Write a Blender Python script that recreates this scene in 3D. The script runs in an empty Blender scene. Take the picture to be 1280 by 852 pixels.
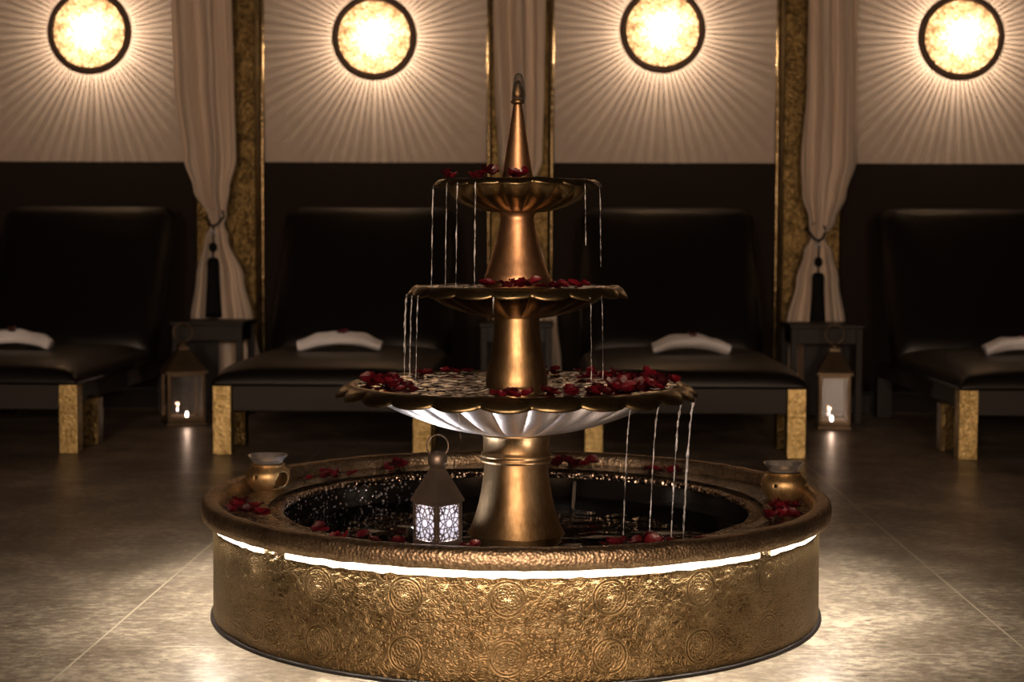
import bpy, bmesh, math, random
from mathutils import Vector, Matrix, noise
random.seed(7)
PI = math.pi
sc = bpy.context.scene
COL = sc.collection
sin, cos = math.sin, math.cos

# ------------------------------------------------------------------ objects
def link(name, me, mat=None, parent=None, smooth=True):
    o = bpy.data.objects.new(name, me)
    COL.objects.link(o)
    if mat is not None:
        me.materials.append(mat)
    if parent is not None:
        o.parent = parent
    if smooth:
        me.polygons.foreach_set('use_smooth', [True] * len(me.polygons))
    return o

def obj(name, bm, mat=None, parent=None, smooth=True, recalc=True):
    me = bpy.data.meshes.new(name)
    if recalc:
        bmesh.ops.recalc_face_normals(bm, faces=bm.faces)
    bm.to_mesh(me); bm.free()
    return link(name, me, mat, parent, smooth)

def tag(o, label=None, cat=None, group=None, kind=None):
    if label: o['label'] = label
    if cat: o['category'] = cat
    if group: o['group'] = group
    if kind: o['kind'] = kind
    return o

def empty(name, loc=(0, 0, 0), rz=0, label=None, cat=None, group=None):
    o = bpy.data.objects.new(name, None)
    COL.objects.link(o)
    o.location = loc; o.rotation_euler = (0, 0, rz)
    o.empty_display_size = 0.05
    return tag(o, label, cat, group)

KIDS = {}
def copy_tree(o, parent=None):
    c = o.copy(); COL.objects.link(c)
    if parent is not None: c.parent = parent
    for ch in [x for x in list(bpy.data.objects) if x.parent == o]:
        copy_tree(ch, c)
    return c

# ------------------------------------------------------------------ mesh helpers
def box(bm, x0, x1, y0, y1, z0, z1, bev=0.0, seg=2, M=None):
    r = bmesh.ops.create_cube(bm, size=1)
    vs = r['verts']
    for v in vs:
        v.co = Vector(((x0 + x1) / 2 + v.co.x * (x1 - x0), (y0 + y1) / 2 + v.co.y * (y1 - y0), (z0 + z1) / 2 + v.co.z * (z1 - z0)))
    if bev > 0:
        es = list({e for v in vs for e in v.link_edges})
        rr = bmesh.ops.bevel(bm, geom=es, offset=bev, segments=seg, affect='EDGES', profile=0.5)
        vs = list({v for f in rr['faces'] for v in f.verts} | {v for v in vs if v.is_valid})
    if M is not None:
        for v in vs: v.co = M @ v.co
    return vs

def lathe(bm, prof, n=96, fn=None, cap0=False, cap1=False, c=(0, 0, 0), closed=False):
    """prof: list of (r, z). fn(i, theta, r, z) -> (r, z) modulates."""
    rings = []
    for i, (r, z) in enumerate(prof):
        ring = []
        for k in range(n):
            t = 2 * PI * k / n
            rr, zz = fn(i, t, r, z) if fn else (r, z)
            ring.append(bm.verts.new((c[0] + rr * cos(t), c[1] + rr * sin(t), c[2] + zz)))
        rings.append(ring)
    m = len(rings)
    for i in range(m if closed else m - 1):
        a, b = rings[i], rings[(i + 1) % m]
        for k in range(n):
            bm.faces.new((a[k], a[(k + 1) % n], b[(k + 1) % n], b[k]))
    if cap0: bm.faces.new(list(reversed(rings[0])))
    if cap1: bm.faces.new(rings[-1])
    return rings

def smoothprof(pts, sub=6):
    """Catmull-Rom through (r,z) points"""
    out = []
    n = len(pts)
    for i in range(n - 1):
        p0 = pts[max(0, i - 1)]; p1 = pts[i]; p2 = pts[i + 1]; p3 = pts[min(n - 1, i + 2)]
        for s in range(sub):
            t = s / sub
            out.append(tuple(0.5 * (2 * p1[k] + (p2[k] - p0[k]) * t + (2 * p0[k] - 5 * p1[k] + 4 * p2[k] - p3[k]) * t * t + (-p0[k] + 3 * p1[k] - 3 * p2[k] + p3[k]) * t ** 3) for k in (0, 1)))
    out.append(pts[-1])
    return out

def tube(bm, pts, rad, n=8, closed=False, cap=True):
    pts = [Vector(p) for p in pts]
    m = len(pts)
    R = rad if callable(rad) else (lambda i: rad)
    rings = []
    prev = None
    for i, p in enumerate(pts):
        a = pts[(i - 1) % m] if (closed or i > 0) else p
        b = pts[(i + 1) % m] if (closed or i < m - 1) else p
        t = (b - a).normalized()
        if prev is None:
            u = t.orthogonal().normalized()
        else:
            u = (prev - t * prev.dot(t)).normalized()
        prev = u
        w = t.cross(u)
        r = R(i)
        rings.append([bm.verts.new(p + (u * cos(2 * PI * k / n) + w * sin(2 * PI * k / n)) * r) for k in range(n)])
    for i in range(m if closed else m - 1):
        a, b = rings[i], rings[(i + 1) % m]
        for k in range(n):
            bm.faces.new((a[k], a[(k + 1) % n], b[(k + 1) % n], b[k]))
    if cap and not closed:
        bm.faces.new(list(reversed(rings[0]))); bm.faces.new(rings[-1])

def ball(bm, c, r, su=16, sv=10, sc_=(1, 1, 1)):
    M = Matrix.Translation(c) @ Matrix.Diagonal((*sc_, 1))
    bmesh.ops.create_uvsphere(bm, u_segments=su, v_segments=sv, radius=r, matrix=M)

def disc_between(bm, R1, R0, n, z):
    pass

# ------------------------------------------------------------------ materials
def srgb(r, g, b):
    f = lambda c: (c / 12.92 if c <= 0.04045 else ((c + 0.055) / 1.055) ** 2.4)
    return (f(r / 255), f(g / 255), f(b / 255), 1)

class NT:
    def __init__(s, name):
        s.m = bpy.data.materials.new(name); s.m.use_nodes = True
        s.t = s.m.node_tree; s.t.nodes.clear()
        s.out = s.n('ShaderNodeOutputMaterial')
    def n(s, typ, ins=None, **kw):
        nd = s.t.nodes.new(typ)
        for k, v in kw.items(): setattr(nd, k, v)
        for k, v in (ins or {}).items():
            i = nd.inputs[k]
            if isinstance(v, bpy.types.NodeSocket): s.t.links.new(v, i)
            else: i.default_value = v
        return nd
    def m2(s, op, a, b=0.0, c=None):
        d = {0: a, 1: b}
        if c is not None: d[2] = c
        return s.n('ShaderNodeMath', d, operation=op).outputs[0]
    def ramp(s, fac, stops, interp='LINEAR'):
        nd = s.n('ShaderNodeValToRGB', {0: fac})
        cr = nd.color_ramp; cr.interpolation = interp
        while len(cr.elements) < len(stops): cr.elements.new(0.5)
        for e, (p, c) in zip(cr.elements, stops):
            e.position = p; e.color = c if len(c) == 4 else (*c, 1)
        return nd.outputs[0]
    def bump(s, h, strength=0.3, dist=0.01, normal=None):
        d = {'Height': h, 'Strength': strength, 'Distance': dist}
        if normal is not None: d['Normal'] = normal
        return s.n('ShaderNodeBump', d).outputs[0]
    def coord(s, which='Object', scale=None):
        c = s.n('ShaderNodeTexCoord').outputs[which]
        if scale is not None:
            c = s.n('ShaderNodeMapping', {'Vector': c, 'Scale': scale}).outputs[0]
        return c
    def noise(s, vec, scale=5, detail=3, rough=0.5, dist=0.0):
        return s.n('ShaderNodeTexNoise', {'Vector': vec, 'Scale': scale, 'Detail': detail, 'Roughness': rough, 'Distortion': dist}).outputs[0]
    def vor(s, vec, scale=5, feature='F1', out='Distance'):
        return s.n('ShaderNodeTexVoronoi', {'Vector': vec, 'Scale': scale}, feature=feature).outputs[out]
    def bsdf(s, **kw):
        ins = {}
        for k, v in kw.items():
            ins[{'color': 'Base Color', 'rough': 'Roughness', 'metal': 'Metallic', 'normal': 'Normal', 'spec': 'Specular IOR Level', 'coat': 'Coat Weight', 'coatr': 'Coat Roughness', 'sheen': 'Sheen Weight', 'aniso': 'Anisotropic'}.get(k, k)] = v
        p = s.n('ShaderNodeBsdfPrincipled', ins)
        return p.outputs[0]
    def done(s, sh):
        s.t.links.new(sh, s.out.inputs['Surface']); return s.m

def simple(name, color, rough=0.5, metal=0.0, nscale=0, nstr=0.2, ndist=0.002, var=0.0, **kw):
    t = NT(name)
    co = t.coord()
    d = dict(color=color, rough=rough, metal=metal, **kw)
    if nscale:
        nz = t.noise(co, nscale, 4, 0.6)
        d['normal'] = t.bump(nz, nstr, ndist)
        if var:
            dark = tuple(c * (1 - var) for c in color[:3]); lite = tuple(min(1, c * (1 + var)) for c in color[:3])
            d['color'] = t.ramp(t.noise(co, nscale * 0.23, 4, 0.6), [(0.3, dark), (0.7, lite)])
    return t.done(t.bsdf(**d))

def metal_fountain(name, c1, c2, rough=0.40):
    t = NT(name)
    co = t.coord()
    big = t.noise(co, 7, 4, 0.6)
    fine = t.noise(co, 90, 3, 0.6)
    st = t.noise(t.coord(scale=(14, 14, 2.0)), 9, 3, 0.6)
    col = t.ramp(t.m2('MULTIPLY_ADD', st, 0.5, t.m2('MULTIPLY', big, 0.5)), [(0.33, c1), (0.62, c2)])
    ro = t.m2('MULTIPLY_ADD', fine, 0.18, rough - 0.09)
    h = t.m2('ADD', t.m2('MULTIPLY', t.noise(co, 26, 2, 0.5), 1.0), t.m2('MULTIPLY', fine, 0.25))
    return t.done(t.bsdf(color=col, metal=1.0, rough=ro, normal=t.bump(h, 0.35, 0.002)))

M = {}
M['brass'] = metal_fountain('aged_brass', (0.30, 0.185, 0.085), (0.52, 0.345, 0.175))
M['copper'] = metal_fountain('warm_copper', (0.50, 0.27, 0.13), (0.75, 0.44, 0.25), 0.42)
M['pewter'] = metal_fountain('pale_bronze', (0.34, 0.28, 0.225), (0.50, 0.43, 0.37), 0.42)

# embossed brass of the basin wall: medallions in two rows between arabesques. UV = (arc length, height) in metres
def emboss():
    t = NT('embossed_brass')
    uv = t.n('ShaderNodeTexCoord').outputs['UV']
    sp = t.n('ShaderNodeSeparateXYZ', {0: uv})
    u, v = sp.outputs[0], sp.outputs[1]
    PW = 2 * PI * 0.875 / 22
    cu = t.m2('SUBTRACT', t.m2('FLOORED_MODULO', u, PW), PW / 2)
    cv = t.m2('SUBTRACT', t.m2('FLOORED_MODULO', t.m2('ADD', v, 0.0), 0.142), 0.071)
    r = t.m2('SQRT', t.m2('ADD', t.m2('MULTIPLY', cu, cu), t.m2('MULTIPLY', cv, cv)))
    th = t.m2('ARCTAN2', cv, cu)
    rr = t.m2('DIVIDE', r, 0.047)
    inside = t.m2('LESS_THAN', rr, 1.0)
    rings = t.m2('MULTIPLY', t.m2('POWER', t.m2('ABSOLUTE', t.m2('SINE', t.m2('MULTIPLY', rr, 18.0))), 3.0), t.m2('GREATER_THAN', rr, 0.72))
    star = t.m2('SINE', t.m2('ADD', t.m2('MULTIPLY', th, 5.0), t.m2('MULTIPLY', rr, 13.0)))
    star2 = t.m2('SINE', t.m2('SUBTRACT', t.m2('MULTIPLY', th, 5.0), t.m2('MULTIPLY', rr, 17.0)))
    knot = t.m2('MULTIPLY', t.m2('POWER', t.m2('MAXIMUM', t.m2('ABSOLUTE', star), t.m2('ABSOLUTE', star2)), 6.0), t.m2('LESS_THAN', rr, 0.72))
    med = t.m2('MULTIPLY_ADD', t.m2('ADD', rings, knot), 1.5, 0.0)
    # arabesques: distorted thin swirls
    vec = t.n('ShaderNodeCombineXYZ', {0: u, 1: v}).outputs[0]
    w = t.n('ShaderNodeTexWave', {'Vector': vec, 'Scale': 26.0, 'Distortion': 26.0, 'Detail': 1.0, 'Detail Scale': 1.6, 'Detail Roughness': 0.6}, wave_type='RINGS').outputs[1]
    w2 = t.vor(t.n('ShaderNodeVectorMath', {0: vec, 1: t.n('ShaderNodeVectorMath', {0: t.n('ShaderNodeTexNoise', {'Vector': vec, 'Scale': 30.0, 'Detail': 2.0}).outputs[1], 'Scale': 0.03}, operation='SCALE').outputs[0]}, operation='ADD').outputs[0], 62, 'DISTANCE_TO_EDGE')
    swirl = t.m2('ADD', t.m2('MULTIPLY', w, 1.3), t.m2('MULTIPLY', t.m2('SMOOTH_MIN', w2, 0.35, 0.1), 1.6))
    pat = t.m2('ADD', t.m2('MULTIPLY', med, inside), t.m2('MULTIPLY', swirl, t.m2('MULTIPLY_ADD', inside, -0.65, 1.0)))
    # a plain crease between the sheets and large dents
    crease = t.m2('ABSOLUTE', t.m2('SUBTRACT', t.m2('ADD', v, t.m2('MULTIPLY', t.noise(vec, 4.0, 2), 0.03)), 0.165))
    crease = t.m2('MINIMUM', t.m2('MULTIPLY', crease, 60.0), 1.0)
    dents = t.noise(vec, 4.2, 3, 0.5)
    fine = t.noise(vec, 260.0, 2, 0.6)
    h = t.m2('ADD', t.m2('MULTIPLY', pat, 0.0013), t.m2('MULTIPLY', dents, 0.028))
    h = t.m2('ADD', h, t.m2('MULTIPLY', crease, 0.0016))
    h = t.m2('ADD', h, t.m2('MULTIPLY', fine, 0.0008))
    nrm = t.bump(h, 0.62, 1.0)
    stain = t.noise(vec, 9, 4, 0.65)
    grime = t.m2('MULTIPLY', t.m2('SUBTRACT', 1.0, t.m2('MINIMUM', pat, 1.0)), 0.35)
    fac = t.m2('SUBTRACT', t.m2('MULTIPLY_ADD', stain, 0.9, 0.25), grime)
    col = t.ramp(fac, [(0.15, (0.060, 0.038, 0.017)), (0.45, (0.165, 0.108, 0.050)), (0.85, (0.31, 0.22, 0.115))])
    return t.done(t.bsdf(color=col, metal=1.0, rough=t.m2('MULTIPLY_ADD', stain, 0.2, 0.28), normal=nrm))
M['emboss'] = emboss()

def hammered(name, c1, c2, scale, strength, rough=0.3, dist=0.003):
    t = NT(name)
    co = t.coord()
    v = t.vor(co, scale)
    nz = t.noise(co, 11, 4, 0.6)
    col = t.ramp(t.m2('ADD', t.m2('MULTIPLY', nz, 0.6), t.m2('MULTIPLY', t.vor(co, scale, out='Color'), 0.4)), [(0.3, c1), (0.7, c2)])
    return t.done(t.bsdf(color=col, metal=1.0, rough=rough, normal=t.bump(v, strength, dist)))
M['rim'] = hammered('hammered_rim_brass', (0.30, 0.215, 0.135), (0.56, 0.43, 0.29), 130, 0.55, 0.42)
M['ledge'] = hammered('wet_hammered_ledge', (0.26, 0.19, 0.14), (0.72, 0.58, 0.46), 85, 1.0, 0.24, 0.010)
t = NT('dark_pool_lining')
co = t.coord()
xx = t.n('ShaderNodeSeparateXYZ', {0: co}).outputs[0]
msk = t.ramp(t.m2('MULTIPLY', xx, -1.0), [(0.28, (0, 0, 0)), (0.52, (1, 1, 1))])    # glints of the cool lamp, painted into the left wall's colour
glints = t.vor(co, 75)
msk = t.m2('MULTIPLY', msk, t.m2('MULTIPLY', t.m2('LESS_THAN', glints, 0.33), t.m2('GREATER_THAN', t.noise(co, 30, 2), 0.45)))
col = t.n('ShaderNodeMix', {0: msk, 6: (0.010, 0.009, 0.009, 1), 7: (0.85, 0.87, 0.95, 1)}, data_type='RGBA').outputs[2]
M['pool'] = t.done(t.bsdf(color=col, metal=t.m2('MULTIPLY', msk, 0.9), rough=0.13, spec=0.3, normal=t.bump(t.m2('MULTIPLY', glints, msk), 1.0, 0.012)))
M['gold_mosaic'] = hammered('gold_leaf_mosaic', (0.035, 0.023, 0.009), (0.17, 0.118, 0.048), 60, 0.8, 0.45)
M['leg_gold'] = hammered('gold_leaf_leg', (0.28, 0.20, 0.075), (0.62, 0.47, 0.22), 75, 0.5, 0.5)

def water(name, scale, bump, tint=(0.93, 0.95, 0.95), stretch=(1, 1, 1), rough=0.03, det=3, fb=1.1):
    t = NT(name)
    co = t.coord(scale=stretch)
    h = t.m2('ADD', t.noise(co, scale, det, 0.55, 0.4), t.m2('MULTIPLY', t.noise(co, scale * 3.3, det), 0.3 if det > 1 else 0.12))
    nr = t.bump(h, bump, 0.01)
    g = t.n('ShaderNodeBsdfGlossy', {'Color': (1, 1, 1, 1), 'Roughness': rough, 'Normal': nr}).outputs[0]
    tr = t.n('ShaderNodeBsdfTransparent', {'Color': (*tint, 1)}).outputs[0]
    fr = t.n('ShaderNodeFresnel', {'IOR': 1.33, 'Normal': nr}).outputs[0]
    return t.done(t.n('ShaderNodeMixShader', {0: t.m2('MINIMUM', t.m2('MULTIPLY_ADD', fr, fb, 0.02), 1.0), 1: tr, 2: g}).outputs[0])
M['pool_water'] = water('pool_water', 9, 0.10, (0.55, 0.58, 0.6))
M['bowl_water'] = water('bowl_water', 20, 0.8, (0.9, 0.9, 0.88), stretch=(1, 1.3, 1), rough=0.03, det=0.5, fb=2.2)

def clear(name, tint=(0.95, 0.95, 0.95), ior=1.45, rough=0.02, boost=1.0, smudge=0.0):
    t = NT(name)
    co = t.coord()
    g = t.n('ShaderNodeBsdfGlossy', {'Color': (1, 1, 1, 1), 'Roughness': rough}).outputs[0]
    tr = t.n('ShaderNodeBsdfTransparent', {'Color': (*tint, 1)}).outputs[0]
    fr = t.n('ShaderNodeFresnel', {'IOR': ior}).outputs[0]
    sh = t.n('ShaderNodeMixShader', {0: t.m2('MINIMUM', t.m2('MULTIPLY', fr, boost), 1.0), 1: tr, 2: g}).outputs[0]
    if smudge:
        d = t.bsdf(color=(0.55, 0.5, 0.47, 1), rough=0.6)
        sh = t.n('ShaderNodeMixShader', {0: t.m2('MULTIPLY', t.noise(co, 22, 4, 0.7), smudge), 1: sh, 2: d}).outputs[0]
    return t.done(sh)
M['glass'] = clear('clear_glass', boost=1.2, smudge=0.06)
M['dish_glass'] = clear('oil_dish_glass', (0.9, 0.9, 0.9), 1.5, 0.05, 2.6, 0.42)
t = NT('falling_water')
co = t.coord(scale=(60, 60, 12))
nz = t.noise(co, 2.0, 3, 0.7)
a = t.bsdf(color=(0.85, 0.84, 0.86, 1), rough=0.12, spec=1.0)
b = t.n('ShaderNodeBsdfTransparent', {'Color': (0.97, 0.97, 0.97, 1)}).outputs[0]
M['stream'] = t.done(t.n('ShaderNodeMixShader', {0: t.ramp(nz, [(0.44, (0.04,) * 3), (0.66, (0.85,) * 3)]), 1: b, 2: a}).outputs[0])

def petal_mat():
    t = NT('rose_petal')
    co = t.coord()
    rnd = t.n('ShaderNodeObjectInfo').outputs['Random']
    col = t.ramp(t.m2('ADD', t.m2('MULTIPLY', t.noise(co, 40, 3), 0.5), t.m2('MULTIPLY', rnd, 0.5)), [(0.2, (0.022, 0.002, 0.004)), (0.8, (0.15, 0.005, 0.013))])
    return t.done(t.bsdf(color=col, rough=0.35, normal=t.bump(t.noise(co, 60, 3), 0.3, 0.002), coat=0.3, coatr=0.15))
M['petal'] = petal_mat()

# floor slabs, honed dark stone with pale grout
def floor_mat():
    t = NT('dark_stone_slabs')
    g = t.n('ShaderNodeNewGeometry').outputs['Position']
    sp = t.n('ShaderNodeSeparateXYZ', {0: g})
    x, y = sp.outputs[0], sp.outputs[1]
    gx = t.m2('ABSOLUTE', t.m2('SUBTRACT', t.m2('FLOORED_MODULO', t.m2('ADD', x, 1.10 + 1.225), 2.45), 1.225))
    gy = t.m2('ABSOLUTE', t.m2('SUBTRACT', t.m2('FLOORED_MODULO', t.m2('ADD', y, 0.52 + 0.43), 0.87), 0.43))
    wob = t.m2('MULTIPLY', t.m2('SUBTRACT', t.noise(g, 14, 2), 0.5), 0.0015)
    lx = t.m2('LESS_THAN', t.m2('ADD', gx, wob), 0.0034)
    ly = t.m2('LESS_THAN', t.m2('ADD', gy, wob), 0.0016)
    ln = t.m2('MAXIMUM', lx, ly)
    patch = t.ramp(t.noise(g, 2.2, 3), [(0.30, (0.45,) * 3), (0.5, (1,) * 3)])
    ln = t.m2('MULTIPLY', ln, patch)
    mot = t.noise(g, 3.0, 6, 0.62)
    sp1 = t.n('ShaderNodeMapping', {'Vector': g, 'Scale': (17, 26, 1)}).outputs[0]
    spk = t.noise(sp1, 1.5, 7, 0.72)
    pits = t.vor(t.n('ShaderNodeMapping', {'Vector': g, 'Scale': (9, 20, 1)}).outputs[0], 1.0)
    pit = t.ramp(t.m2('ADD', pits, t.m2('MULTIPLY', spk, 0.35)), [(0.20, (0, 0, 0)), (0.27, (1, 1, 1))])
    base = t.ramp(t.m2('ADD', t.m2('MULTIPLY', mot, 0.45), t.m2('MULTIPLY', spk, 0.55)), [(0.40, (0.10, 0.080, 0.060)), (0.5, (0.20, 0.165, 0.13)), (0.60, (0.42, 0.36, 0.29))])
    c = t.n('ShaderNodeMix', {0: t.m2('SUBTRACT', 1.0, pit), 6: base, 7: (0.03, 0.022, 0.017, 1)}, data_type='RGBA').outputs[2]
    c = t.n('ShaderNodeMix', {0: ln, 6: c, 7: (0.42, 0.37, 0.30, 1)}, data_type='RGBA').outputs[2]
    h = t.m2('ADD', t.m2('MULTIPLY', spk, 0.5), t.m2('MULTIPLY', t.noise(g, 120, 3, 0.6), 0.25))
    h = t.m2('SUBTRACT', h, t.m2('MULTIPLY', ln, 0.3))
    ro = t.m2('MULTIPLY_ADD', spk, 0.16, 0.27)
    return t.done(t.bsdf(color=c, rough=ro, normal=t.bump(h, 0.22, 0.006), spec=0.19))
M['floor'] = floor_mat()

M['wall_brown'] = simple('brown_wall_leather', (0.018, 0.0125, 0.0095, 1), 0.8, nscale=60, nstr=0.1, spec=0.12)
M['wall_cream'] = simple('cream_plaster', (0.42, 0.345, 0.285, 1), 0.8, nscale=35, nstr=0.06, var=0.04)
M['ceiling'] = simple('dark_ceiling', (0.05, 0.04, 0.035, 1), 0.8)
M['leather'] = simple('black_brown_leather', (0.0035, 0.0024, 0.0022, 1), 0.42, nscale=220, nstr=0.12, ndist=0.001, spec=0.33)
M['apron'] = simple('dark_lacquer_apron', (0.022, 0.018, 0.016, 1), 0.6, nscale=90, nstr=0.1, spec=0.3)
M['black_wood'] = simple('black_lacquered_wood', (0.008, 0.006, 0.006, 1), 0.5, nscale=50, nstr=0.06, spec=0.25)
M['towel'] = simple('white_terry', (0.93, 0.92, 0.96, 1), 0.9, nscale=180, nstr=0.5, ndist=0.003)
M['tassel'] = simple('black_silk_tassel', (0.005, 0.0045, 0.005, 1), 0.6, spec=0.1)
M['lantern_metal'] = simple('bronze_lantern_metal', (0.22, 0.175, 0.145, 1), 0.42, 0.75, nscale=40, nstr=0.15, var=0.25)
M['lantern_far'] = simple('dull_brass_lantern', (0.11, 0.078, 0.048, 1), 0.5, 0.8, nscale=30, nstr=0.15, var=0.25)
M['ring'] = simple('bronze_lamp_ring', (0.13, 0.09, 0.065, 1), 0.6, 0.6, nscale=30, nstr=0.2, var=0.2)
M['wax'] = simple('white_wax', (0.85, 0.82, 0.78, 1), 0.5)
M['pot'] = metal_fountain('pot_brass', (0.32, 0.21, 0.09), (0.66, 0.47, 0.24), 0.48)
M['pot_edge'] = simple('bright_brass_edge', (0.85, 0.75, 0.6, 1), 0.2, 1.0)
M['steel'] = simple('dull_steel', (0.4, 0.4, 0.42, 1), 0.35, 1.0)

def emit(name, col, s):
    t = NT(name)
    return t.done(t.n('ShaderNodeEmission', {'Color': (*col, 1), 'Strength': s}).outputs[0])

# curtain: sheer woven cloth, a little light passes through
t = NT('cream_sheer_cloth')
co = t.coord(scale=(40, 40, 4))
nz = t.bump(t.noise(co, 4, 3), 0.15, 0.003)
d1 = t.bsdf(color=(0.86, 0.74, 0.62, 1), rough=0.8, normal=nz, sheen=0.3)
d2 = t.n('ShaderNodeBsdfTranslucent', {'Color': (0.75, 0.63, 0.52, 1)}).outputs[0]
M['curtain'] = t.done(t.n('ShaderNodeMixShader', {0: 0.3, 1: d1, 2: d2}).outputs[0])

# wall-lamp face: crackled translucent amber glass lit from behind
t = NT('crackled_amber_glass')
co = t.coord()
cr = t.noise(co, 26, 5, 0.7)
cell = t.vor(co, 55, 'DISTANCE_TO_EDGE')
sp = t.n('ShaderNodeVectorMath', {0: co}, operation='LENGTH').outputs['Value']
fac = t.m2('ADD', t.m2('MULTIPLY', t.noise(co, 80, 4, 0.75), 0.8), t.m2('MULTIPLY', t.noise(co, 8, 2, 0.6), 0.2))
colr = t.ramp(fac, [(0.38, (0.007, 0.0035, 0.0014)), (0.50, (0.055, 0.036, 0.018)), (0.60, (0.22, 0.18, 0.115))])
d2 = t.n('ShaderNodeBsdfTranslucent', {'Color': colr}).outputs[0]
d1 = t.bsdf(color=colr, rough=0.35)
M['lamp_glass'] = t.done(t.n('ShaderNodeMixShader', {0: 0.78, 1: d1, 2: d2}).outputs[0])
t = NT('frosted_white_pane')
d2 = t.n('ShaderNodeBsdfTranslucent', {'Color': (0.95, 0.95, 1.0, 1)}).outputs[0]
d1 = t.bsdf(color=(0.9, 0.9, 0.95, 1), rough=0.5)
M['frosted'] = t.done(t.n('ShaderNodeMixShader', {0: 0.8, 1: d1, 2: d2}).outputs[0])

# ------------------------------------------------------------------ room shell
WY = 5.8           # back wall plane
def struct(name, bm, mat, **kw):
    o = obj(name, bm, mat, **kw); o['kind'] = 'structure'; return o
CEIL = 3.5
bm = bmesh.new(); box(bm, -7, 7, -9, WY, -0.1, 0); struct('floor', bm, M['floor'], smooth=False)
bm = bmesh.new(); box(bm, -7.1, 7.1, -9, WY + .1, CEIL, CEIL + 0.1); struct('ceiling', bm, M['ceiling'], smooth=False)
bm = bmesh.new(); box(bm, -7.1, -7, -9, WY, 0, CEIL); struct('wall_left', bm, M['wall_brown'], smooth=False)
bm = bmesh.new(); box(bm, 7, 7.1, -9, WY, 0, CEIL); struct('wall_right', bm, M['wall_brown'], smooth=False)
bm = bmesh.new(); box(bm, -7.1, 7.1, -9.1, -9, 0, CEIL); struct('wall_front', bm, M['wall_cream'], smooth=False)
bm = bmesh.new(); box(bm, -7.1, 7.1, WY, WY + 0.1, 1.62, CEIL); struct('wall_back', bm, M['wall_cream'], smooth=False)
bm = bmesh.new(); box(bm, -7.1, 7.1, WY - 0.02, WY + 0.1, 0, 1.62, 0.006); o = struct('trim_1', bm, M['wall_brown'], smooth=False)

bm = bmesh.new(); box(bm, -7, 7, WY - 0.29, WY, 0, 0.11); struct('shade_strip_back', bm, M['black_wood'], smooth=False)  # black strip added over the lit floor to stand for shade
# pilasters faced in gold mosaic; each with a slim bead either side
def pilaster(n, x0, x1):
    bm = bmesh.new(); box(bm, x0, x1, WY - 0.18, WY + 0.02, 0, CEIL, 0.012)
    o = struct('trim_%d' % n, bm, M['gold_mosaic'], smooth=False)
    for s, xe in ((-1, x0), (1, x1)):
        bm = bmesh.new(); box(bm, min(xe + s * .002, xe + s * 0.03), max(xe + s * .002, xe + s * 0.03), WY - 0.045, WY, 0, CEIL, 0.012, 3)
        b = obj('bead', bm, M['bead'], o)
M['bead'] = hammered('gold_bead', (0.15, 0.10, 0.045), (0.32, 0.24, 0.13), 45, 0.5, 0.25)
pilaster(2, -4.10, -3.72)
pilaster(3, -2.245, -1.845)
pilaster(4, -0.308, 0.077)
pilaster(5, 1.593, 1.975)
pilaster(6, 3.48, 3.86)

# ------------------------------------------------------------------ wall lamps
LAMPS = [(-2.959, 2.467, 'far left, over the cut-off lounger'), (-1.075, 2.431, 'left of the middle pilaster'), (0.812, 2.478, 'right of the middle pilaster'), (2.75, 2.432, 'far right, darkest ring')]
LAB = ['round wall lamp with bronze ring above the leftmost lounger', 'round wall lamp with bronze ring directly left of the middle curtain',
       'round wall lamp with bronze ring directly right of the middle curtain', 'round wall lamp with bronze ring above the rightmost lounger']
R_L = 0.282
def lamp_proto():
    r = empty('wall_lamp')
    # local: y = towards the room is negative; built about the origin on the wall plane
    rot = Matrix.Rotation(PI / 2, 4, 'X')    # z axis -> -y
    def fin(bm): bmesh.ops.transform(bm, matrix=rot, verts=bm.verts)
    bm = bmesh.new()   # bronze ring
    lathe(bm, [(0.230, 0.100), (0.240, 0.108), (0.262, 0.112), (0.276, 0.106), (R_L, 0.092), (0.279, 0.080), (0.262, 0.074), (0.243, 0.080)], 128, closed=True,
          fn=lambda i, t, rr, z: (rr + (0.004 * noise.noise(Vector((cos(t) * 14, sin(t) * 14, 1))) if i in (0, 1, 7) else 0), z))
    fin(bm); obj('ring', bm, M['ring'], r)
    bm = bmesh.new()   # shallow glass dome
    pr = [(0.0005, 0.135)] + [(0.240 * sin(a * PI / 2 / 12), 0.095 + 0.04 * cos(a * PI / 2 / 12)) for a in range(1, 13)]
    lathe(bm, pr, 96); fin(bm); obj('glass_face', bm, M['lamp_glass'], r)
    N = 72           # fins between ring and wall: the light leaves between them as rays
    bm = bmesh.new()
    for k in range(N):
        t = 2 * PI * (k + 0.12 * noise.noise(Vector((k * 3.1, 0, 0)))) / N
        w = 0.0037 + 0.0010 * noise.noise(Vector((k * 1.7, 4, 0)))
        Mx = Matrix.Rotation(t, 4, 'Z')
        box(bm, 0.242, 0.256, -w, w, 0.0, 0.082, M=Mx)
    fin(bm); o = obj('louvre', bm, M['ring'], r, smooth=False); 
    bm = bmesh.new(); lathe(bm, [(0.0005, 0.006), (0.05, 0.006), (0.05, 0.0), ], 32); lathe(bm, [(0.012, 0.006), (0.012, 0.035), (0.0005, 0.036)], 16); fin(bm)
    obj('bulb_holder', bm, M['steel'], r)
    for (px, pz, pr) in ((0.02, 0.150, 0.024), (-0.125, 0.02, 0.013)):  # unseen tabs added behind the glass to cast its dark notches
        bm = bmesh.new()
        ball(bm, (px, pz, 0.082), pr, 14, 8, (1.3, 0.8, 0.25))
        box(bm, px - .004, px + .004, min(pz, 0.24), 0.243, 0.078, 0.084) if pz > .1 else box(bm, -0.243, px, pz - .003, pz + .003, 0.078, 0.084)
        fin(bm); obj('notch_blocker', bm, M['ring'], r)
    return r
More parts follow.
